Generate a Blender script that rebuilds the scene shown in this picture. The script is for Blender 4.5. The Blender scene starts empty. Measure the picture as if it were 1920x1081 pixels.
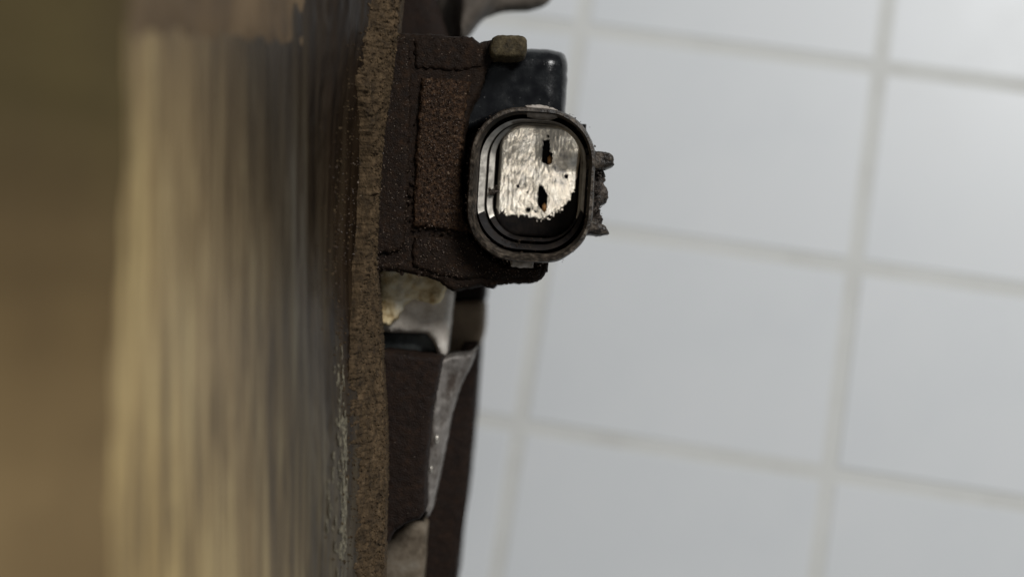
import bpy, bmesh, math, random
import numpy as np
from mathutils import Matrix, Vector, noise
from mathutils.geometry import delaunay_2d_cdt
random.seed(7)
S = bpy.context.scene
COL = S.collection
R3 = math.radians

# ------------------------------------------------------------------ camera
# floor = world plane z 0, x and y run along the tile joints; millimetres below, metres in the scene
def rot(rx, ry, rz):
    return (Matrix.Rotation(rx, 3, 'X') @ Matrix.Rotation(ry, 3, 'Y') @ Matrix.Rotation(rz, 3, 'Z'))
RW = rot(-0.14178776, -0.07047604, -0.15643755)         # world -> camera rotation
OFF = Vector((15.642, 58.715, -310.0))                  # world origin (a tile crossing) seen from the camera, mm
TW, TH = 67.035, 45.198                                 # tile pitch, mm
FPX = 2564.0
CAMROT = RW.transposed()
CAMLOC = -(CAMROT @ OFF)
cam = bpy.data.cameras.new("camera")
cam.sensor_width = 36.0
cam.lens = FPX / 1920 * 36.0
cam.clip_start, cam.clip_end = 0.005, 20.0
cam.dof.use_dof = True
cam.dof.focus_distance = 0.1995
cam.dof.aperture_fstop = cam.lens / 5.6
camo = bpy.data.objects.new("camera", cam)
camo.matrix_world = Matrix.Translation(CAMLOC / 1000) @ CAMROT.to_4x4()
COL.objects.link(camo)
S.camera = camo

# ------------------------------------------------------------------ world and lamps
w = bpy.data.worlds.new("World"); S.world = w; w.use_nodes = True
bg = w.node_tree.nodes["Background"]
bg.inputs[0].default_value = (0.90, 0.95, 1.0, 1)
bg.inputs[1].default_value = 0.13
def c2w(x, y, z):                                       # camera millimetres -> world metres
    return (CAMROT @ Vector((x, y, z)) + CAMLOC) / 1000
def lamp(name, pos, aim, size, watt, col):
    l = bpy.data.lights.new(name, 'AREA'); l.shape = 'DISK'; l.size = size; l.energy = watt; l.color = col
    o = bpy.data.objects.new(name, l); COL.objects.link(o)
    a, b = c2w(*pos), c2w(*aim)
    o.location = a
    o.rotation_euler = (b - a).to_track_quat('-Z', 'Y').to_euler()
lamp("bench_lamp", (345, 430, 330), (20, 0, -240), 0.28, 5.1, (1.0, 0.985, 0.965))
lamp("plate_fill_lamp", (-15, -161, 343), (5, 10, -205), 0.24, 0.036, (1.0, 0.95, 0.86))  # unseen, added to give the contact plate a broad reflection
lamp("plate_hotspot_lamp", (-13, -156, 335), (7, 12, -205), 0.045, 0.034, (1.0, 0.97, 0.92))  # unseen, added for the small hot spot on the contact plate
S.view_settings.view_transform = 'Standard'
S.view_settings.look = 'None'
S.view_settings.gamma = 1
S.view_settings.exposure = 0
S.render.engine = 'CYCLES'
S.cycles.use_denoising = True
S.cycles.max_bounces = 8
S.cycles.sample_clamp_indirect = 4

# ------------------------------------------------------------------ materials
def mat(name, ramp, scale=0.6, detail=6, stretch=(1, 1, 1), rough=(0.7, 0.9), metallic=0.0,
        bumps=((3.0, 0.12, 0.6),), speck=None, depth=None, ior=1.45, coat=0, distortion=0.0, bstretch=None, nrough=0.6, spec=0.35):
    m = bpy.data.materials.new(name); m.use_nodes = True
    nt = m.node_tree; N = nt.nodes; L = nt.links
    b = N["Principled BSDF"]
    tc = N.new("ShaderNodeTexCoord")
    mp = N.new("ShaderNodeMapping"); mp.inputs["Scale"].default_value = [1000 * s for s in stretch]
    L.new(tc.outputs["Object"], mp.inputs[0])
    mb = N.new("ShaderNodeMapping"); mb.inputs["Scale"].default_value = [1000 * s for s in (bstretch or stretch)]
    L.new(tc.outputs["Object"], mb.inputs[0])
    n = N.new("ShaderNodeTexNoise"); n.inputs["Scale"].default_value = scale; n.inputs["Detail"].default_value = detail
    n.inputs["Roughness"].default_value = nrough; n.inputs["Distortion"].default_value = distortion
    L.new(mp.outputs[0], n.inputs["Vector"])
    cr = N.new("ShaderNodeValToRGB")
    e = cr.color_ramp.elements
    while len(e) < len(ramp): e.new(0.5)
    for i, (p, c) in enumerate(ramp):
        e[i].position = p; e[i].color = (*c, 1)
    L.new(n.outputs[0], cr.inputs[0])
    col = cr.outputs[0]
    for depth in ([depth] if isinstance(depth, tuple) else (depth or [])):                                           # dirt bands in Z, tone bands in Y: list of (local z mm, colour), blurred by noise
        zs, cols, wob = depth[:3]; axis = depth[3] if len(depth) > 3 else "Z"
        sx = N.new("ShaderNodeSeparateXYZ"); L.new(tc.outputs["Object"], sx.inputs[0])
        mr = N.new("ShaderNodeMapRange"); mr.inputs[1].default_value = zs[0] / 1000; mr.inputs[2].default_value = zs[-1] / 1000
        if len(depth) > 4:                              # the dirty zone runs askew
            sk = N.new("ShaderNodeMath"); sk.operation = 'MULTIPLY_ADD'; sk.inputs[1].default_value = depth[4]
            o2 = N.new("ShaderNodeMath"); o2.operation = 'ADD'; o2.inputs[1].default_value = -YL / 1000
            L.new(sx.outputs["Y"], o2.inputs[0]); L.new(o2.outputs[0], sk.inputs[0]); L.new(sx.outputs[axis], sk.inputs[2])
            L.new(sk.outputs[0], mr.inputs[0])
        else: L.new(sx.outputs[axis], mr.inputs[0])
        n2 = N.new("ShaderNodeTexNoise"); n2.inputs["Scale"].default_value = scale * .5; n2.inputs["Detail"].default_value = 4
        L.new(mp.outputs[0], n2.inputs["Vector"])
        ma = N.new("ShaderNodeMath"); ma.operation = 'MULTIPLY_ADD'; ma.inputs[1].default_value = wob; 
        L.new(n2.outputs[0], ma.inputs[0])
        su = N.new("ShaderNodeMath"); su.operation = 'SUBTRACT'; su.inputs[1].default_value = wob / 2
        L.new(mr.outputs[0], su.inputs[0]); L.new(su.outputs[0], ma.inputs[2])
        c2 = N.new("ShaderNodeValToRGB"); e2 = c2.color_ramp.elements
        while len(e2) < len(zs): e2.new(0.5)
        for i, (z, c) in enumerate(zip(zs, cols)):
            e2[i].position = (z - zs[0]) / (zs[-1] - zs[0]); e2[i].color = (*c, 1)
        L.new(ma.outputs[0], c2.inputs[0])
        mx = N.new("ShaderNodeMix"); mx.data_type = 'RGBA'; mx.blend_type = 'MULTIPLY'; mx.inputs[0].default_value = 1
        L.new(col, mx.inputs[6]); L.new(c2.outputs[0], mx.inputs[7]); col = mx.outputs[2]
    if speck:                                           # pale dust grains
        sc, th, sc_col = speck
        v = N.new("ShaderNodeTexNoise"); v.inputs["Scale"].default_value = sc; v.inputs["Detail"].default_value = 2
        L.new(tc.outputs["Object"], mb.inputs[0]); L.new(mb.outputs[0], v.inputs["Vector"])
        g = N.new("ShaderNodeMapRange"); g.inputs[1].default_value = th; g.inputs[2].default_value = th + 0.05
        L.new(v.outputs[0], g.inputs[0])
        mx = N.new("ShaderNodeMix"); mx.data_type = 'RGBA'
        L.new(g.outputs[0], mx.inputs[0]); L.new(col, mx.inputs[6]); mx.inputs[7].default_value = (*sc_col, 1); col = mx.outputs[2]
    L.new(col, b.inputs["Base Color"])
    rr = N.new("ShaderNodeMapRange"); rr.inputs[1].default_value = 0.3; rr.inputs[2].default_value = 0.7
    rr.inputs[3].default_value = rough[0]; rr.inputs[4].default_value = rough[1]
    L.new(n.outputs[0], rr.inputs[0]); L.new(rr.outputs[0], b.inputs["Roughness"])
    b.inputs["Metallic"].default_value = metallic
    b.inputs["IOR"].default_value = ior
    b.inputs["Specular IOR Level"].default_value = spec
    b.inputs["Coat Weight"].default_value = coat
    prev = None
    for sc, dist, st in bumps:
        q = N.new("ShaderNodeTexNoise"); q.inputs["Scale"].default_value = sc; q.inputs["Detail"].default_value = 4
        L.new(mb.outputs[0], q.inputs["Vector"])
        bp = N.new("ShaderNodeBump"); bp.inputs["Strength"].default_value = st; bp.inputs["Distance"].default_value = dist / 1000
        L.new(q.outputs[0], bp.inputs["Height"])
        if prev: L.new(prev.outputs[0], bp.inputs["Normal"])
        prev = bp
    if prev: L.new(prev.outputs[0], b.inputs["Normal"])
    return m

M = {}
_rw = (CAMROT @ Vector((-45, 0, -300)) + CAMLOC); _rw.z = 0
YL = -(RW @ _rw + OFF).y                                # local y of the drum's middle, mm
M['tile'] = mat("glazed_tile", [(0.3, (.645, .67, .69)), (0.5, (.66, .685, .70)), (0.7, (.67, .69, .705))], scale=0.025, nrough=.7, rough=(.3, .42), bumps=((.03, .1, .2),))
M['grout'] = mat("grout", [(0.3, (.58, .585, .565)), (0.5, (.625, .635, .615)), (0.7, (.645, .655, .64))], scale=0.06, rough=(.9, .95))
M['body'] = mat("greasy_brown_plastic", [(0.3, (.006, .0035, .0022)), (0.55, (.015, .0085, .005)), (0.75, (.036, .019, .010))],
                scale=.8, nrough=.75, rough=(.55, .85), spec=.16, bumps=((1.2, .25, .6), (4.0, .2, .9)), speck=(3.4, .70, (.20, .15, .11)))
M['panel'] = mat("gritty_brown_panel", [(0.34, (.006, .003, .0018)), (0.5, (.026, .014, .0075)), (0.66, (.105, .058, .031))],
                 scale=1.5, nrough=.8, rough=(.4, .7), spec=.15, bumps=((2.2, .3, 1), (4.0, .25, 1)), speck=(3.0, .675, (.20, .145, .10)))
M['black'] = mat("black_plastic", [(0.35, (.003, .003, .004)), (0.62, (.006, .007, .008)), (0.85, (.03, .03, .03))],
                 scale=.45, nrough=.6, rough=(.10, .34), spec=.6, bumps=((.5, .06, .4), (3.5, .05, .5)), speck=(3.0, .72, (.16, .155, .15)))
M['lip'] = mat("dirty_shroud_plastic", [(0.37, (.007, .006, .005)), (0.50, (.034, .026, .019)), (0.64, (.13, .105, .08))],
               scale=.9, nrough=.75, rough=(.25, .6), bumps=((1.2, .3, .7), (4, .12, .7)), speck=(4.0, .72, (.22, .18, .14)))
M['socket_dark'] = mat("socket_dark_plastic", [(0.4, (.006, .005, .005)), (0.8, (.022, .016, .012))], scale=.6, rough=(.5, .7), bumps=((1.5, .1, .5),), ior=1.3)  # also paints the dark reflection on the lower contact plate
M['liner'] = mat("worn_silver_liner", [(0.3, (.42, .39, .34)), (0.6, (.66, .62, .55))], scale=.8, rough=(.28, .45), metallic=.9,
                 bumps=((1.2, .06, .4), (6, .03, .4)), bstretch=(1, .35, 1))
M['plate'] = mat("scratched_contact_plate", [(0.33, (.20, .19, .175)), (0.5, (.42, .38, .32)), (0.66, (.68, .64, .57))], scale=.33, rough=(.08, .2), metallic=.95,
                 bumps=((.35, .05, .14), (2.0, .02, .16), (5, .03, .30)), bstretch=(1.3, .5, 1))
M['copper'] = mat("copper", [(0.3, (.85, .42, .16)), (0.7, (.95, .55, .24))], scale=1, rough=(.42, .5), metallic=.45, bumps=((3, .05, .3),))
M['glint'] = mat("dust_grit", [(0.3, (.03, .019, .012)), (0.6, (.075, .05, .034)), (0.7, (.22, .17, .13))], scale=2.2, rough=(.3, .6), spec=.5)
M['deposit'] = mat("pale_dried_deposit", [(0.3, (.20, .17, .14)), (0.6, (.42, .38, .34))], scale=1.2, bumps=((2.5, .2, .7),))
M['fleck'] = mat("khaki_fleck", [(0.35, (.05, .042, .028)), (0.65, (.24, .215, .15))], scale=1.5, rough=(.45, .7))
M['tan'] = mat("tan_crust", [(0.34, (.018, .013, .006)), (0.5, (.052, .039, .018)), (0.68, (.115, .092, .052))], scale=.9, nrough=.7, bumps=((2, .25, .7), (5, .1, .6)))
M['crumb'] = mat("dark_crumbs", [(0.35, (.015, .012, .010)), (0.55, (.045, .034, .027)), (0.7, (.14, .115, .095))], scale=1.3, rough=(.4, .7), bumps=((3, .15, .7),))
M['rust'] = mat("granular_rust", [(0.32, (.022, .014, .007)), (0.46, (.052, .034, .017)), (0.57, (.082, .054, .028)), (0.72, (.14, .096, .054))],
                scale=.8, nrough=.7, stretch=(1, .7, 1), rough=(.75, .95), spec=.25, bumps=((1.4, .35, .7), (4.5, .22, .9)), speck=(4.2, .73, (.30, .24, .17)))
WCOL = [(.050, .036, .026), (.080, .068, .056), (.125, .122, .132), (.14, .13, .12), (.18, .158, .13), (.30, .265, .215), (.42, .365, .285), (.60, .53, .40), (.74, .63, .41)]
ZQ = -(RW @ _rw + OFF).z
M['wall'] = mat("machined_aluminium", [(0.33, (.19, .145, .095)), (0.43, (.46, .38, .26)), (0.53, (.72, .61, .43)), (0.63, (1.0, .92, .68))],
                scale=.62, detail=6, nrough=.66, distortion=.5, stretch=(1, .06, .95), bstretch=(1, .12, 1.2), rough=(.40, .6), metallic=.45, bumps=((1.0, .12, .5), (4, .05, .4)),
                depth=[(tuple(ZQ - q for q in (192, 184, 178, 172, 166, 159, 151, 141, 126)), WCOL, .22, "Z", -.30), ((YL - 26, YL - 6, YL + 8, YL + 20, YL + 30), [(1.0, .98, .90), (1, 1, 1), (.86, .84, .80), (.70, .67, .62), (.56, .52, .47)], .35, "Y")])  # second ramp: wall darkens towards high Y
M['cast'] = mat("brown_cast_skin", [(0.3, (.055, .036, .020)), (0.55, (.12, .08, .042)), (0.8, (.20, .14, .08))], scale=.14, stretch=(1, .4, 1), rough=(.6, .8), bumps=((.5, .25, .5),))
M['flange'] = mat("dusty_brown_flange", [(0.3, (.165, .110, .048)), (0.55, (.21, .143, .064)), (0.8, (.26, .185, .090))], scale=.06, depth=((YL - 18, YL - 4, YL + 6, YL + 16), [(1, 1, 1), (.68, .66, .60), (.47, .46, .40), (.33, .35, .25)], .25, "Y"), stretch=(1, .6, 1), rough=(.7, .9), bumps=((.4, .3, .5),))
M['darkcast'] = mat("dark_cast_metal", [(0.3, (.007, .004, .003)), (0.55, (.016, .009, .006)), (0.8, (.036, .019, .011))], scale=.6, nrough=.75, rough=(.55, .8), spec=.18, bumps=((1.0, .25, .6), (4, .15, .8)), speck=(3.5, .73, (.14, .11, .085)))
M['rib'] = mat("grey_aluminium_rib", [(0.34, (.07, .055, .045)), (0.46, (.16, .145, .13)), (0.62, (.25, .232, .215))], scale=.45, nrough=.7, stretch=(1, .4, 1), rough=(.35, .55), metallic=.3, bumps=((.45, .6, .6),))
M['ochre'] = mat("ochre_corrosion", [(0.34, (.36, .23, .09)), (0.5, (.70, .57, .34)), (0.7, (.84, .78, .62))], scale=.35, rough=(.7, .9), bumps=((.8, .5, .8),))
M['chalk'] = mat("chalky_grey_metal", [(0.3, (.46, .40, .33)), (0.7, (.80, .75, .68))], scale=.3, rough=(.55, .75), bumps=((.6, .3, .6),))
M['steel'] = mat("blue_grey_steel", [(0.35, (.03, .035, .035)), (0.65, (.16, .175, .17))], scale=.16, rough=(.35, .5), metallic=.4)
M['brown'] = mat("brown_metal", [(0.3, (.11, .078, .048)), (0.7, (.24, .18, .12))], scale=.16, rough=(.6, .8), bumps=((.8, .2, .5),))
M['bracket'] = mat("grimy_tan_bracket", [(0.35, (.05, .036, .022)), (0.55, (.14, .112, .08)), (0.7, (.19, .165, .13))], scale=.25, nrough=.65, rough=(.6, .8), bumps=((.8, .2, .5),))
M['greylug'] = mat("grey_brown_lug", [(0.35, (.045, .036, .028)), (0.6, (.13, .11, .09)), (0.8, (.20, .17, .145))], scale=.13, rough=(.55, .75))

# ------------------------------------------------------------------ the setting: tiled floor
def link(name, me, m, parent=None, smooth=False):
    o = bpy.data.objects.new(name, me); COL.objects.link(o)
    if m and not me.materials: me.materials.append(m)
    if parent: o.parent = parent
    if smooth: me.shade_smooth()
    return o
def mesh_from(name, v, f):
    me = bpy.data.meshes.new(name); me.from_pydata([tuple(p) for p in v], [], f); me.update()
    return me
def box_bevel(name, sx, sy, sz, bev, seg=3):
    bm = bmesh.new(); bmesh.ops.create_cube(bm, size=1)
    for v in bm.verts: v.co = Vector((v.co.x * sx, v.co.y * sy, v.co.z * sz))
    bmesh.ops.bevel(bm, geom=[e for e in bm.edges if any(v.co.z > 0 for v in e.verts)], offset=bev, segments=seg, affect='EDGES', profile=.5)
    me = bpy.data.meshes.new(name); bm.to_mesh(me); bm.free()
    return me
GW = 3.5
gb = bmesh.new(); bmesh.ops.create_cube(gb, size=1)
for v in gb.verts: v.co = Vector((v.co.x * .95, v.co.y * .95, v.co.z * .01))
gm = bpy.data.meshes.new("floor"); gb.to_mesh(gm); gb.free()
floor = link("floor", gm, M['grout'])
floor.location = (0.03, -.06, -.00516)
floor['kind'] = 'structure'
tm = box_bevel("tile", (TW - GW) / 1000, (TH - GW) / 1000, .006, .00012, 1)
for i in range(-5, 6):
    for j in range(-7, 8):
        o = link("tile", tm, M['tile'], floor, smooth=False)
        o.location = Vector(((i + .5) * TW / 1000, (j - .5) * TH / 1000, -.003 + random.uniform(-.0001, .0001))) - floor.location
        o.rotation_euler = (random.gauss(0, .0012), random.gauss(0, .0012), random.gauss(0, .001))

# ------------------------------------------------------------------ the part, local axes along the drum wall
rootw = c2w(-45, 0, -300); rootw.z = 0
root = bpy.data.objects.new("car_part", None); COL.objects.link(root)
root.location = rootw
root.rotation_euler = CAMROT.to_euler()
root['label'] = "rusty car part with machined drum wall and an open two-pin connector, lying on white tiles"
root['category'] = "car part"
QR = RW @ (rootw * 1000) + OFF                          # root origin, mm, in the drum's axes
def loc(x, y, d):                                       # x right, y up, d below the lens -> local metres
    return Vector((x - QR.x, y - QR.y, -d - QR.z)) / 1000
def PX(px, py, d):                                      # a sighted point d mm deep -> x, y in mm
    return ((px - 960) * d / FPX, (540.5 - py) * d / FPX)
def P(px, py, d):
    x, y = PX(px, py, d); return loc(x, y, d)
FLOORD = {}
def floor_depth(x, y):                                  # depth at which the floor lies below (x, y)
    n = RW @ Vector((0, 0, 1)); return (n.x * (x - OFF.x) + n.y * (y - OFF.y)) / n.z - OFF.z

def sm(t): t = max(0, min(1, t)); return t * t * (3 - 2 * t)
def nz(x, y, z=0.0, s=1.0): return noise.noise(Vector((x * s, y * s, z * s)))
def interp(xs, ys, x): return float(np.interp(x, xs, ys))

def resample(pts, step):
    out = []
    n = len(pts)
    for i in range(n):
        a, b = Vector(pts[i]), Vector(pts[(i + 1) % n])
        k = max(1, int((b - a).length / step))
        for q in range(k): out.append(a.lerp(b, q / k))
    return out
def slab(name, outline, d, thick, m, parent, step=5, jit=1.0, jscale=.12, bevel=.5, rough=.06, rscale=1.3, dfun=None, smooth=True, rnd=0, seed=0.0, taper=1.0):
    """solid piece: sighted outline at depth d, rough bevelled front, real thickness behind it"""
    pts = resample(outline, step)
    for _ in range(rnd):                                # round the corners
        pts = [(pts[i - 1] + pts[i] * 2 + pts[(i + 1) % len(pts)]) / 4 for i in range(len(pts))]
    pts = [Vector((p.x + jit * (nz(p.x, p.y, seed, jscale) + .7 * nz(p.x, p.y, seed + 9, jscale * 3.1)) * 1.6,
                   p.y + jit * (nz(p.y, p.x, seed + 5, jscale) + .7 * nz(p.y, p.x, seed + 14, jscale * 3.1)) * 1.6)) for p in pts]
    n = len(pts)
    A = np.array([[p.x, p.y] for p in pts]); B = np.roll(A, -1, 0)
    x0, y0 = A.min(0); x1, y1 = A.max(0)
    rng = np.random.default_rng(int(seed * 7) + 3)
    gx, gy = np.meshgrid(np.arange(x0, x1, step), np.arange(y0, y1, step * .9))
    G = np.stack([gx.ravel(), gy.ravel()], 1) + rng.uniform(-.3, .3, (gx.size, 2)) * step
    def dist(Q):
        AB = B - A; l2 = (AB ** 2).sum(1) + 1e-9
        t = np.clip(((Q[:, None, :] - A[None]) * AB[None]).sum(2) / l2[None], 0, 1)
        return np.sqrt((((A[None] + t[..., None] * AB[None]) - Q[:, None, :]) ** 2).sum(2).min(1))
    ins = np.zeros(len(G), bool)
    for a, b in zip(A, B):
        c = ((a[1] > G[:, 1]) != (b[1] > G[:, 1]))
        xx = (b[0] - a[0]) * (G[:, 1] - a[1]) / (b[1] - a[1] + 1e-12) + a[0]
        ins ^= c & (G[:, 0] < xx)
    G = G[ins]
    dd = dist(G) if len(G) else np.zeros(0)
    keep = dd > step * .45; G = G[keep]
    # rings just inside the edge carry the bevel
    allp = [Vector(p) for p in A] + [Vector(p) for p in G]
    vs, es, fs, ov, oe, of = delaunay_2d_cdt(allp, [(i, (i + 1) % n) for i in range(n)], [], 1, 1e-6)
    V = np.array([[p.x, p.y] for p in vs]); D = dist(V) * d / FPX
    co = []
    for (px, py), q in zip(V, D):
        e = 0
        if q < bevel: e = bevel - math.sqrt(max(0, bevel ** 2 - (bevel - q) ** 2))
        x, y = PX(px, py, d)
        e += rough * (nz(x, y, seed, rscale) + .6 * nz(x, y, seed + 3, rscale * 2.3)) * (1 if q > .02 else .4)
        if dfun: e += dfun(px, py)
        co.append(loc(x, y, d + e))
    nf = len(co)
    faces = [tuple(f) for f in fs]
    # boundary edges -> wall -> back
    cnt = {}
    for f in faces:
        for i in range(len(f)):
            a, b = f[i], f[(i + 1) % len(f)]
            cnt[(a, b)] = 1
    bnd = [(a, b) for (a, b) in cnt if (b, a) not in cnt]
    back = {}
    cx = sum(co[a].x for a, _ in bnd) / len(bnd); cy = sum(co[a].y for a, _ in bnd) / len(bnd)
    zb = loc(0, 0, d + thick).z
    for a, _ in bnd:
        if a not in back:
            back[a] = len(co); c = co[a]
            co.append(Vector((cx + (c.x - cx) * taper, cy + (c.y - cy) * taper, zb)))
    for a, b in bnd: faces.append((b, a, back[a], back[b]))
    nxt = dict(bnd); s = bnd[0][0]; loop = [s]; q = nxt[s]
    while q != s and len(loop) < len(bnd): loop.append(q); q = nxt[q]
    faces.append(tuple(back[a] for a in reversed(loop)))
    me = mesh_from(name, co, faces)
    bm = bmesh.new(); bm.from_mesh(me); bmesh.ops.recalc_face_normals(bm, faces=bm.faces); bm.to_mesh(me); bm.free()
    o = link(name, me, m, parent)
    if smooth:
        me.shade_smooth(); me.set_sharp_from_angle(angle=R3(50))
    return o

def shell(name, nu, nv, front, m, parent, back=3.0, smooth=True):
    """grid sheet front(u, v) -> (x, y, d) mm, closed behind by a copy moved `back` mm to the left and deeper"""
    co, fs = [], []
    for i in range(nu + 1):
        for j in range(nv + 1):
            co.append(front(i / nu, j / nv))
    k = len(co)
    pts = [loc(*c) for c in co] + [loc(c[0] - back, c[1], c[2] + back * .25) for c in co]
    id = lambda i, j: i * (nv + 1) + j
    for i in range(nu):
        for j in range(nv):
            q = (id(i, j), id(i + 1, j), id(i + 1, j + 1), id(i, j + 1))
            fs.append(q); fs.append(tuple(k + a for a in reversed(q)))
    rim = [id(i, 0) for i in range(nu + 1)] + [id(nu, j) for j in range(1, nv + 1)] + [id(i, nv) for i in range(nu - 1, -1, -1)] + [id(0, j) for j in range(nv - 1, 0, -1)]
    for a, b in zip(rim, rim[1:] + rim[:1]): fs.append((b, a, k + a, k + b))
    me = mesh_from(name, pts, fs)
    bm = bmesh.new(); bm.from_mesh(me); bmesh.ops.recalc_face_normals(bm, faces=bm.faces); bm.to_mesh(me); bm.free()
    o = link(name, me, m, parent)
    if smooth: me.shade_smooth(); me.set_sharp_from_angle(angle=R3(55))
    return o

def rocks(name, places, m, parent, stuff=True):
    """many small irregular grains in one mesh; places = (local vector, radius mm)"""
    bm = bmesh.new(); bmesh.ops.create_icosphere(bm, subdivisions=1, radius=1)
    base = [v.co.copy() for v in bm.verts]; bf = [[v.index for v in f.verts] for f in bm.faces]; bm.free()
    V, F = [], []
    for p, r in places:
        s = Vector((random.uniform(.7, 1.3), random.uniform(.7, 1.3), random.uniform(.6, 1.1)))
        q = Matrix.Rotation(random.uniform(0, 6.3), 3, Vector((random.uniform(-1, 1), random.uniform(-1, 1), random.uniform(-1, 1.1))).normalized())
        k = len(V)
        for b in base:
            c = q @ Vector((b.x * s.x, b.y * s.y, b.z * s.z)) * random.uniform(.72, 1.2) * r / 1000
            V.append(p + c)
        F += [tuple(k + a for a in f) for f in bf]
    o = link(name, mesh_from(name, V, F), m, parent)
    if stuff: o['kind'] = 'stuff'
    return o

# ---- drum: core block, machined wall, rust rim, top flange
Y0, Y1 = -62.0, 62.0
def edge_x(Y):                                          # the rim edge wanders along the drum
    py = 540.5 - Y * FPX / 198
    px = interp([-220, 0, 120, 250, 380, 500, 600, 700, 800, 900, 1000, 1081, 1300], [64, 42, 30, 11, 1, -3, 2, 9, 15, 16, 13, 10, 8], py)
    return px * 198 / FPX
fd = min(floor_depth(x, y) for x in (-100, -20) for y in (Y0, Y1)) - .3
bm = bmesh.new()
prof = [(-44.5, 107), (-37.5, 126), (-28, 186), (-24.5, 203), (-24.5, fd), (-110, fd), (-110, 107)]
ra = [bm.verts.new(loc(x, Y0 + 1, d)) for x, d in prof]; rb = [bm.verts.new(loc(x, Y1 - 1, d)) for x, d in prof]
for i in range(len(prof)):
    k = (i + 1) % len(prof); bm.faces.new((ra[i], ra[k], rb[k], rb[i]))
bm.faces.new(ra[::-1]); bm.faces.new(rb)
bmesh.ops.recalc_face_normals(bm, faces=bm.faces)
me = bpy.data.meshes.new("drum"); bm.to_mesh(me); bm.free()
drum = link("drum", me, M['darkcast'], root)

WP = [200, 300, 400, 480, 540, 600, 640, 662, 684, 706, 712]
WD = [122.5, 136, 150, 162, 172, 183, 190.0, 193.2, 196.6, 199.4, 200.2]
def wall_f(u, v):
    q = 205 + u * 505
    d = interp(WP, WD, q); Y = Y0 + v * (Y1 - Y0)
    k = (q - 960) * d / FPX
    x = k + edge_x(Y) * sm((q - 560) / 90) * .9 - .85 * sm((q - 622) / 26)
    x += .10 * nz(d * .5, Y * .04) + .06 * nz(d * 1.6, Y * .1, 3)
    x += .20 * nz(d * .9, Y * .35, 8) * sm((q - 560) / 40)
    return (x, Y, d)
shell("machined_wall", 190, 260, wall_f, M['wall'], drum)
RP_U = [0, .12, .45, .8, .92, 1]
def rim_f(u, v):
    Y = Y0 + v * (Y1 - Y0)
    d = interp(RP_U, [191.6, 192.4, 196.0, 199.2, 200.0, 208.0], u)
    x = interp(RP_U, [-24.6, -23.9, -21.9, -19.9, -19.55, -19.8], u)
    wob = sm((.5 - u) / .4)                             # its left border is ragged and creeps over the wall
    left = interp([-60, -36, -20, -12, 0, 9, 18, 24, 30, 40, 60], [-1, -1, -.5, .9, 3.2, 4.3, 4.3, 3.2, .4, -2.5, -3], Y)
    x += edge_x(Y) + wob * (left + .7 * nz(Y * .9, 2.0) + .5 * nz(Y * .3, 7.0) + .35 * nz(Y * 2.6, 4.0))
    d += wob * left * .9
    g = .20 * nz(Y * 1.5, u * 8, 1) + .15 * nz(Y * 3.2, u * 17, 2)
    x += g * .8; d -= g
    if u > .85: x += .12 * nz(Y * 3.0, 11.0) + .08 * nz(Y * 7, 4)
    return (x, Y, d)
rim = shell("rim", 56, 900, rim_f, M['rust'], drum)
gp = []
for _ in range(4200):
    u = random.random() ** .9 * .93; v = random.random()
    x, Y, d = rim_f(u, v)
    gp.append((loc(x + random.uniform(-.03, .05), Y, d), random.choice((.06, .08, .1, .12, .15, .19, .25))))
for _ in range(900):
    v = random.random(); Y = Y0 + v * (Y1 - Y0)
    x, y, d = wall_f(min(1, (640 + 13.4 * edge_x(Y) + random.gauss(0, 16) - 205) / 505), v)
    gp.append((loc(x + .06, Y, d), random.choice((.06, .09, .13, .18))))
rocks("rust_grain", gp, M['rust'], drum)
gp = []
for _ in range(420):
    py = random.triangular(190, 640, 400); Y = (540.5 - py) * 193 / FPX
    x, y, d = wall_f(min(1, (708 - abs(random.gauss(0, 40)) - 205) / 505), (Y - Y0) / (Y1 - Y0))
    gp.append((loc(x + .05, Y, d), random.choice((.05, .07, .1, .14))))
rocks("grime_grit", gp, M['glint'], drum)
def flange_f(u, v):
    Y = Y0 + v * (Y1 - Y0)
    d = interp([0, .3, .36, 1], [104, 104, 105, 123.5], u); x = interp([0, .3, .36, 1], [-80, -43.5, -42.4, -35.9], u)
    if u > .35: x += .25 * nz(d * .12, Y * .12) + 1.5 * sm((Y + 12) / 28) - .25 + .35 * nz(Y * .22, 1.0)
    return (x, Y, d)
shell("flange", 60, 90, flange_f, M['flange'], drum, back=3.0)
def step_f(u, v):
    q = 206 + u * 390
    d = interp(WP, WD, q)
    yb = (540.5 - interp([206, 240, 590], [92, 100, 156], q)) * d / FPX + .5 * nz(d * .08, 3)
    Y = yb + v * (Y1 - yb)
    x = (q - 960) * d / FPX + .45 * (1 - u) 
    x -= .6 * (1 - sm(v * (Y1 - yb) / 6.0))
    x += .18 * nz(d * .25, Y * .25, 5)
    return (x, Y, d)
shell("cast_step", 90, 120, step_f, M['cast'], drum, back=1.6)
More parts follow.
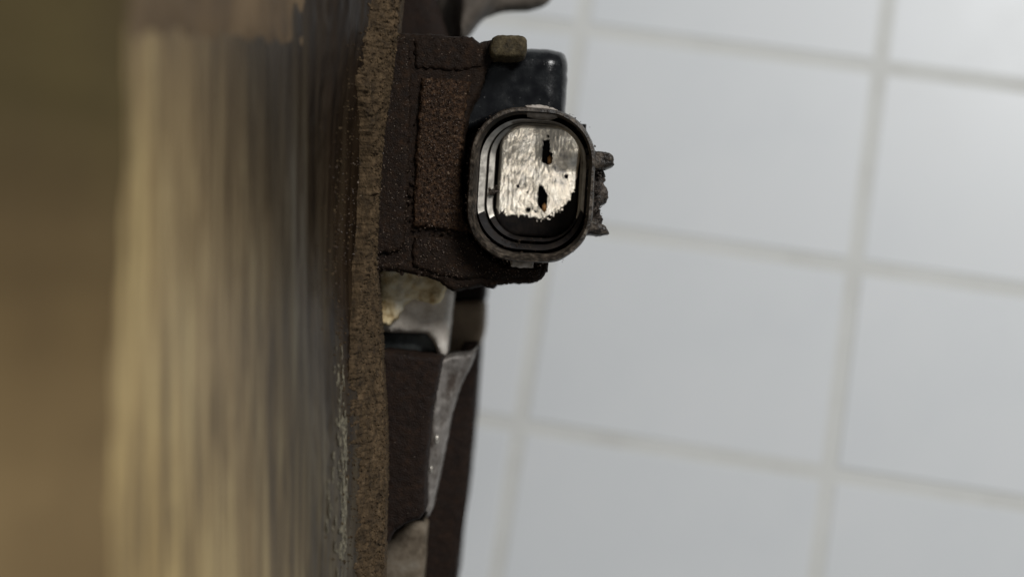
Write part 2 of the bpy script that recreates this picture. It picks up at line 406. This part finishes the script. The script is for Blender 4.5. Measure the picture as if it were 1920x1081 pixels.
# pale torn flecks along the wall's lower border
fl = []
for _ in range(170):
    py = random.triangular(640, 1081, 960); Y = (540.5 - py) * 193 / FPX
    x, y, d = wall_f(min(1, (648 - abs(random.gauss(0, 16)) - 205) / 505), (Y - Y0) / (Y1 - Y0))
    fl.append((x, Y, d))
V, F = [], []
for x, Y, d in fl:
    L_, wd = random.uniform(.4, 2.4), random.uniform(.12, .5)
    k = len(V)
    for t, ww in ((-1, .2), (-.3, 1), (.4, .8), (1, .15)):
        xx = x + .05 + random.uniform(0, .12)
        for a, b in ((-1, 0), (1, 0), (0, .11)):
            V.append(loc(xx - .09 + b, Y + t * L_ * .5, d + a * wd * ww))
    for r in range(3):
        for c in range(3):
            F.append((k + r * 3 + c, k + r * 3 + (c + 1) % 3, k + r * 3 + 3 + (c + 1) % 3, k + r * 3 + 3 + c))
o = link("torn_fleck", mesh_from("torn_fleck", V, F), M['fleck'], drum); o['kind'] = 'stuff'

# ---- casting behind and below the connector
casting = slab("casting", [(660, -60), (800, -60), (850, 100), (850, 540), (872, 560), (872, 640), (858, 700), (850, 1000), (838, 1150), (660, 1150)],
               228, 50, M['darkcast'], root, step=16, jit=1, bevel=1)
slab("lower_body", [(690, 664), (720, 656), (829, 668), (818, 722), (806, 795), (800, 860), (797, 905), (797, 962), (786, 974), (757, 984), (738, 998), (728, 1020), (690, 1020)],
     206, 20, M['darkcast'], casting, step=5, jit=1.0, bevel=.9, rough=.10, seed=1)
slab("dark_web", [(870, 640), (897, 640), (893, 700), (886, 800), (876, 900), (868, 985), (858, 1040), (848, 1150), (780, 1150), (788, 980), (800, 800)],
     221, 40, M['darkcast'], casting, step=8, jit=.6, bevel=.6, seed=2)
rib = slab("grey_rib", [(822, 668), (850, 662), (880, 662), (896, 648), (884, 684), (862, 728), (846, 780), (836, 830), (829, 870), (819, 916), (809, 962), (799, 974), (792, 960), (793, 880), (800, 800), (810, 730)],
     214, 14, M['rib'], casting, step=5, jit=.8, bevel=.9, rough=.16, rscale=.7, dfun=lambda x, y: max(0, x - 815) * .035, rnd=2, seed=3)
for px, py, a, b in ((818, 824, .42, .8), (808, 881, .36, .7)):  # added bumps that imitate bright highlights on the rib
    bm = bmesh.new(); bmesh.ops.create_icosphere(bm, subdivisions=3, radius=1)
    for v in bm.verts: v.co = Vector((v.co.x * a, v.co.y * b, v.co.z * .3)) / 1000 * (1 + .15 * nz(v.co.x * 2, v.co.y * 2, px))
    me = bpy.data.meshes.new("highlight_bump"); bm.to_mesh(me); bm.free(); me.shade_smooth()
    o = link("highlight_bump", me, M['liner'], rib); o.location = P(px, py, 214.1)
slab("corroded_boss", [(690, 500), (760, 495), (842, 512), (846, 560), (842, 612), (836, 668), (822, 672), (812, 640), (800, 625), (690, 622)],
     212, 16, M['chalk'], casting, step=6, jit=1, bevel=1.2, rough=.25, rscale=.5, rnd=2, seed=4)
slab("ochre_crust", [(690, 500), (800, 498), (838, 512), (838, 540), (826, 566), (812, 574), (796, 566), (776, 562), (756, 572), (746, 596), (732, 610), (690, 616)],
     209.4, 3.5, M['ochre'], casting, step=5, jit=2.2, bevel=1.0, rough=.45, rscale=.7, rnd=2, seed=5)
slab("steel_notch", [(690, 616), (800, 620), (822, 634), (820, 664), (690, 664)], 216, 10, M['steel'], casting, step=7, jit=.6, bevel=.5, seed=6)
slab("brown_lug", [(826, 566), (908, 562), (906, 620), (900, 650), (880, 665), (845, 680), (826, 676)], 224, 30, M['brown'], casting, step=7, jit=.6, bevel=1.2, rnd=3, seed=7)
slab("lug_shoulder", [(826, 500), (910, 500), (909, 566), (870, 574), (826, 572)], 227, 28, M['darkcast'], casting, step=8, jit=.6, bevel=1.2, rnd=2, seed=8)
slab("lower_tan_face", [(690, 1016), (730, 1010), (742, 992), (792, 978), (800, 990), (794, 1060), (790, 1150), (690, 1150)], 214, 14, M['bracket'], casting, step=7, jit=1, bevel=.6, rnd=1, seed=9)
slab("upper_lug", [(800, 70), (815, -70), (1060, -70), (1040, -22), (1024, -2), (990, 6), (955, 6), (925, 12), (902, 26), (884, 46), (868, 72)], 232, 9, M['greylug'], casting, step=7, jit=.6, bevel=2.2, rnd=3, seed=10,
     dfun=lambda x, y: 9 * sm((868 - x) / 22) + 5 * sm((x - 905 + .5 * y) / 25), taper=.8)

# ---- connector body
body = slab("connector_body", [(690, 56), (760, 62), (806, 62), (850, 67), (884, 68), (900, 78), (925, 74), (924, 104), (912, 130), (899, 172), (880, 212), (868, 260), (864, 330), (866, 400), (884, 446), (920, 484), (960, 498), (1000, 494), (1029, 488), (1027, 508), (1016, 524), (1000, 531),
                               (965, 531), (932, 534), (926, 541), (906, 536), (880, 540), (846, 546), (824, 528), (800, 520), (760, 510), (690, 506)],
            202.0, 12, M['body'], root, step=4, jit=1.5, bevel=.7, rough=.10, rscale=1.6, seed=20)
slab("backing", [(850, 190), (990, 190), (1040, 300), (1040, 440), (1010, 505), (850, 505)], 213.5, 30, M['darkcast'], body, step=9, jit=.5, bevel=.5, seed=26)
slab("side_strip", [(690, 74), (766, 78), (770, 150), (768, 250), (764, 350), (760, 428), (752, 470), (690, 480)], 201.2, 2.2, M['body'], body, step=4, jit=2.2, bevel=.5, rough=.09, rscale=1.7, seed=21)
slab("panel", [(788, 144), (850, 148), (882, 152), (872, 215), (864, 300), (868, 400), (884, 434), (820, 430), (772, 424), (776, 340), (782, 240)], 201.1, 2.4, M['panel'], body, step=3.5, jit=2.2, bevel=.7, rough=.08, rscale=2.2, seed=22)
slab("lower_strip", [(772, 440), (820, 440), (880, 446), (906, 474), (940, 496), (1020, 500), (1012, 520), (960, 522), (860, 524), (800, 510), (772, 500)], 201.5, 2.0, M['body'], body, step=4, jit=3.0, bevel=.6, rough=.11, rscale=1.6, seed=23)
slab("upper_strip", [(776, 72), (880, 74), (912, 84), (904, 126), (850, 132), (776, 130)], 201.6, 2, M['body'], body, step=4, jit=3.0, bevel=.5, rough=.10, rscale=1.6, seed=24)
slab("top_tab", [(922, 68), (934, 64), (980, 65), (988, 70), (989, 86), (982, 106), (950, 109), (920, 106), (916, 90)], 199.6, 4.5, M['tan'], body, step=4, jit=.7, bevel=.8, rough=.14, rscale=1.4, rnd=2, seed=25)
gp = []
for _ in range(2600):
    px, py = random.uniform(705, 905), random.uniform(70, 520)
    d = 201.2 if px < 766 else (200.75 if (788 < px < 860 and 146 < py < 428) else None)
    if d is None: continue
    gp.append((P(px, py, d + random.uniform(0, .08)), random.choice((.04, .05, .06, .08, .10, .13))))
for _ in range(420):
    px, py = random.uniform(780, 1015), random.uniform(446, 520)
    gp.append((P(px, py, 201.4), random.choice((.04, .06, .09, .12))))
rocks("grit", gp, M['glint'], body)
gp = []
for _ in range(110):
    k = random.random()
    if k < .35: px, py, d = random.gauss(775, 6), random.triangular(130, 440, 430), 201.7
    elif k < .6: px, py, d = random.uniform(700, 1020), 0, 202
    elif k < .8: px, py, d = random.uniform(775, 890), random.gauss(436, 4), 201.6
    else: px, py, d = random.uniform(745, 870), 74 + abs(random.gauss(0, 7)), 202
    if py == 0: py = interp([700, 800, 846, 906, 1000, 1020], [506, 518, 540, 535, 528, 516], px) - abs(random.gauss(0, 5))
    gp.append((P(px, py, d + random.uniform(-.1, .4)), random.choice((.1, .14, .2, .25, .35, .5))))
rocks("grime_clump", gp, M['body'], body)

# ---- black housing behind the socket
hous = slab("back_housing", [(880, 90), (990, 84), (1034, 86), (1060, 91), (1066, 110), (1065, 150), (1060, 226), (985, 214), (940, 218), (860, 250)],
            205.5, 15, M['black'], root, step=5, jit=.5, bevel=1.0, rough=.05, rscale=.7, rnd=3, seed=30,
            dfun=lambda x, y: 2.0 * max(0, (x - 1022) / 44) ** 2 + 2.2 * max(0, (122 - y) / 36) ** 2)

# ---- socket: lofted shroud, liner, plate, pins
def rrect(cx, cy, ww, hh, r, ang=R3(4.2), n=160, lump=0.0, seed=0):
    """rounded rectangle in sighted units, turned clockwise"""
    out = []
    a, b = ww / 2 - r, hh / 2 - r
    segs = []
    for k, (sx, sy) in enumerate(((1, -1), (1, 1), (-1, 1), (-1, -1))):
        for i in range(n // 4):
            t = R3(-90 + k * 90 + 90 * i / (n // 4 - 1))
            segs.append((sx * a + r * math.cos(t), sy * b + r * math.sin(t)))
    # even spacing
    pts = [Vector(p) for p in segs]
    L_ = [0]
    for i in range(len(pts)): L_.append(L_[-1] + (pts[(i + 1) % len(pts)] - pts[i]).length)
    q = []
    for i in range(n):
        s = L_[-1] * i / n; k = max(j for j in range(len(pts)) if L_[j] <= s)
        f = (s - L_[k]) / max(1e-9, L_[k + 1] - L_[k]); q.append(pts[k].lerp(pts[(k + 1) % len(pts)], f))
    c, s_ = math.cos(ang), math.sin(ang)
    for p in q:
        x, y = p.x * c - p.y * s_, p.x * s_ + p.y * c
        m_ = 1 + lump * nz(x * .03, y * .03, seed)
        out.append((cx + x * m_, cy + y * m_))
    return out
def tilt(px, py): return -(px - 996) * .0 + 0.0
def loft(name, rings, m, parent, close=True, rough=.0, rscale=1.5, seed=0):
    n = len(rings[0][0]); V, F = [], []
    for k, (ring, d) in enumerate(rings):
        for px, py in ring:
            x, y = PX(px, py, d)
            V.append(loc(x, y, d + rough * (nz(x, y, seed + k * .4, rscale) + .6 * nz(x, y, seed + k, rscale * 2.5))))
    K = len(rings)
    for k in range(K if close else K - 1):
        k2 = (k + 1) % K
        for i in range(n):
            j = (i + 1) % n
            F.append((k * n + i, k * n + j, k2 * n + j, k2 * n + i))
    me = mesh_from(name, V, F)
    bm = bmesh.new(); bm.from_mesh(me); bmesh.ops.recalc_face_normals(bm, faces=bm.faces); bm.to_mesh(me); bm.free()
    me.shade_smooth(); me.set_sharp_from_angle(angle=R3(48))
    return link(name, me, m, parent)
RR = rrect
def blacken_low(o, py0):                                     # blackens the faces below a ragged border
    o.data.materials.append(M['socket_dark'])
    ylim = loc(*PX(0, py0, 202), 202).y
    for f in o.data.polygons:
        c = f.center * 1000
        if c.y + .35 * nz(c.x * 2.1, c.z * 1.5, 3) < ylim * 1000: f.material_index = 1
A4 = R3(3.6)
shroud = loft("socket_shroud", [
    (RR(999, 345, 226, 280, 92, A4, lump=.01), 217), (RR(996, 347, 236, 290, 96, A4, lump=.012, seed=1), 200.5), (RR(996, 347, 236, 289, 96, A4, lump=.010, seed=1), 198.0),
    (RR(996, 347, 232, 285, 94, A4, lump=.008, seed=1), 197.3), (RR(996.5, 346.5, 222, 275, 90, A4, lump=.006, seed=2), 197.2), (RR(997, 346, 216, 269, 88, A4), 198.0),
    (RR(999, 345, 206, 258, 80, A4), 200.0), (RR(1000, 345, 204, 256, 80, A4), 212.4), (RR(1000, 345, 150, 200, 60, A4), 212.9),
    (RR(999, 345, 150, 200, 60, A4), 217)], M['lip'], root, rough=.05)
liner = loft("liner", [
    (RR(998, 346, 202, 248, 82, A4), 212.2), (RR(997.5, 346, 201, 246, 82, A4), 201.6), (RR(997.5, 346, 199, 244, 81, A4), 201.3), (RR(1000.5, 343.8, 181, 230, 74, A4), 201.62),
    (RR(1000.7, 343.6, 179, 228, 73, A4), 201.9), (RR(1000.9, 343.6, 178.5, 227, 73, A4), 212.2)], M['liner'], shroud, rough=.015)
blacken_low(liner, 398)
seal = loft("seal_lip", [
    (RR(1002, 341.8, 177, 223, 71, A4), 212.1), (RR(1002.5, 341.5, 175.5, 221, 70, A4), 204.2), (RR(1002.5, 341.5, 174, 220, 69, A4), 204.0), (RR(1006.3, 340.4, 161, 212, 62, A4), 204.3),
    (RR(1006.4, 340.3, 160, 211, 62, A4), 204.6), (RR(1006.4, 340.3, 159.5, 210.5, 62, A4), 212.1)], M['liner'], shroud, rough=.015, seed=4)
blacken_low(seal, 404)

# contact plate: fine relief with two open slots, pits and a rounded border
CX, CY, PW, PH = 1008.5, 339.5, 150.0, 204.0
def plate_mesh():
    nx, ny = 230, 300
    ca, sa = math.cos(A4), math.sin(A4)
    xs = np.linspace(-84, 84, nx); ys = np.linspace(-112, 112, ny)
    V, SO = [], []
    slot1 = [(1018, 264), (1031, 262), (1032, 286), (1037, 288), (1036, 307), (1028, 311), (1021, 308), (1015, 305), (1016, 285)]
    slot2 = [(1010, 345), (1016, 346), (1021, 352), (1028, 366), (1027, 385), (1025, 396), (1020, 398), (1014, 392), (1007, 383), (1008, 362)]
    pits = [(971, 349, 3.2), (991, 393, 4.6), (989, 361, 1.8), (951, 331, 1.2), (1027, 257, 2.0), (1062, 331, 3.0), (982, 267, 1.2), (1004, 396, 2), (983, 346, 1.2), (1029, 324, 1.2)]
    def sdpoly(x, y, poly):
        dmin = 1e9; ins = False
        for i in range(len(poly)):
            ax, ay = poly[i]; bx, by = poly[(i + 1) % len(poly)]
            t = max(0, min(1, ((x - ax) * (bx - ax) + (y - ay) * (by - ay)) / ((bx - ax) ** 2 + (by - ay) ** 2)))
            dmin = min(dmin, math.hypot(x - ax - t * (bx - ax), y - ay - t * (by - ay)))
            if (ay > y) != (by > y) and x < (bx - ax) * (y - ay) / (by - ay) + ax: ins = not ins
        return -dmin if ins else dmin
    r = 46
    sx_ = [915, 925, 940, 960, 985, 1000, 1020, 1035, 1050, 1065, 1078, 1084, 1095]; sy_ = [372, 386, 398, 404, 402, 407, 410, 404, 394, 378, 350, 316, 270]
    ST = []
    for yy in ys:
        for xx in xs:
            px, py = CX + xx * ca - yy * sa, CY + xx * sa + yy * ca
            qx, qy = abs(xx) - (PW / 2 - r), abs(yy) - (PH / 2 - r)
            sd = math.hypot(max(qx, 0), max(qy, 0)) + min(max(qx, qy), 0) - r
            e = 0.0
            if sd > 0: e += min(2.2, sd * .9)
            elif sd > -6: e += .13 * ((sd + 6) / 6) ** 2
            jx, jy = px + 1.3 * nz(px, py, 1, .3), py + 1.3 * nz(px, py, 5, .3)
            if abs(px - 1024) < 22 and 255 < py < 405:
                s = min(sdpoly(jx, jy, slot1), sdpoly(jx, jy, slot2))
                if s < -1: e += min(2.4, -(s + 1) * 1.6)
            for ax, ay, ar in pits:
                q = math.hypot(jx - ax, jy - ay) / ar
                if q < 1: e += .6 * (1 - q * q)
            # worn hollow and ridges
            e += .035 * nz(xx * .03, yy * .022, 2) + .010 * nz(xx * .22, yy * .09, 4)
            if px > 1000: e += (.03 - (px - 1000) * .0055) * sm((px - 1000) / 4) * sm((326 - py) / 46)
            e0 = e
            e += (py - CY) * .0148 - (px - CX) * .003
            x, y = PX(px, py, 207.6)
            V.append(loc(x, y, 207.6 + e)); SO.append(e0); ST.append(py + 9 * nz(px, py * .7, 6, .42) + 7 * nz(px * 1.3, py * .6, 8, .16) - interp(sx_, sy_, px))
    F = [(j * nx + i, (j + 1) * nx + i, (j + 1) * nx + i + 1, j * nx + i + 1) for j in range(ny - 1) for i in range(nx - 1)]
    me = mesh_from("contact_plate", V, F); me.shade_smooth(); me.set_sharp_from_angle(angle=R3(40))
    me.materials.append(M['plate']); me.materials.append(M['socket_dark'])
    for f, q in zip(me.polygons, F): f.material_index = int(max(SO[a] for a in q) > .30 or sum(ST[a] for a in q) > 0)  # black slots and gap; below the ragged line a painted dark reflection
    return me
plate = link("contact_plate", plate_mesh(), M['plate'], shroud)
for px, py in ((1030.5, 301), (1020.5, 390)):
    bm = bmesh.new(); bmesh.ops.create_cube(bm, size=1)
    for v in bm.verts: v.co = Vector((v.co.x * .0006, v.co.y * .0014, v.co.z * .002))
    bmesh.ops.bevel(bm, geom=bm.edges[:], offset=.00024, segments=3, affect='EDGES')
    me = bpy.data.meshes.new("pin"); bm.to_mesh(me); bm.free(); me.shade_smooth()
    o = link("pin", me, M['copper'], shroud); o.location = P(px, py, 208.0 + (py - 300) * .014)
# dirt lump on the liner, pale ribs on the shroud
rocks("dirt_lump", [(P(925 + random.gauss(0, 5), 357 + random.gauss(0, 2.6), 204 + random.uniform(-.6, .4)), random.uniform(.15, .42)) for _ in range(26)], M['crumb'], shroud, stuff=False)
slab("shroud_rib", [(985, 198), (1012, 195), (1045, 204), (1048, 216), (1030, 221), (988, 216)], 198.2, 3, M['deposit'], shroud, step=4, jit=1.2, bevel=.4, rough=.12, seed=40)
slab("shroud_rib", [(957, 487), (1000, 485), (1001, 502), (978, 502), (958, 499)], 198.6, 3, M['deposit'], shroud, step=4, jit=1.1, bevel=.4, rough=.12, seed=41)

# ---- broken latch on the right of the shroud
latch = slab("broken_latch", [(1094, 270), (1106, 282), (1122, 300), (1128, 318), (1134, 322), (1136, 338), (1132, 342), (1140, 352), (1141, 366), (1136, 380), (1126, 384), (1122, 396), (1130, 404), (1128, 420), (1100, 440), (1094, 360)],
             202.2, 6, M['crumb'], root, step=3, jit=1.8, bevel=.4, rough=.3, rscale=2.2, seed=50)
slab("prong", [(1098, 292), (1122, 282), (1142, 286), (1151, 292), (1152, 308), (1142, 314), (1118, 317), (1100, 314)], 199.6, 5, M['lip'], latch, step=3, jit=1.1, bevel=.5, rough=.12, rscale=2, seed=51)
slab("prong", [(1098, 408), (1118, 414), (1138, 424), (1142, 438), (1124, 441), (1098, 439)], 199.8, 5, M['lip'], latch, step=3, jit=1.0, bevel=.5, rough=.12, rscale=2, seed=52)
cr = []
for _ in range(260):
    t = random.random()
    px = interp([0, .2, .45, .6, 1], [1074, 1104, 1128, 1120, 1126], t) + random.gauss(0, 3); py = 225 + t * 205 + random.gauss(0, 3)
    cr.append((P(px, py, 200.8 + random.uniform(-.8, 1.6)), random.choice((.06, .09, .12, .16, .22))))
rocks("crumb", cr, M['crumb'], latch)
sc = []
ring = RR(996, 347, 228, 281, 93, A4, n=240)
for _ in range(420):
    px, py = random.choice(ring)
    sc.append((P(px + random.gauss(0, 4), py + random.gauss(0, 4), 197.4 + random.uniform(0, .4)), random.choice((.03, .04, .05, .08, .11))))
rocks("shroud_grit", sc, M['glint'], shroud)

# ---- dark grains on the grout line
sp = bpy.data.objects.new("dirt_speck", None)
COL.objects.remove(sp) if sp.name in COL.objects else bpy.data.objects.remove(sp)
def on_floor(px, py):
    d = 310.0
    for _ in range(8):
        x, y = PX(px, py, d); d = floor_depth(x, y)
    return c2w(x, y, -d)
c = on_floor(1786, 146)
o = rocks("dirt_speck", [(Vector((random.gauss(0, .0012), random.gauss(0, .0009), -.0008)), random.uniform(.3, .8)) for _ in range(9)], M['chalk'], None, stuff=False)
o.location = c
o['label'] = "small grey speck of dirt on the grout line at the upper right"
o['category'] = "dirt"
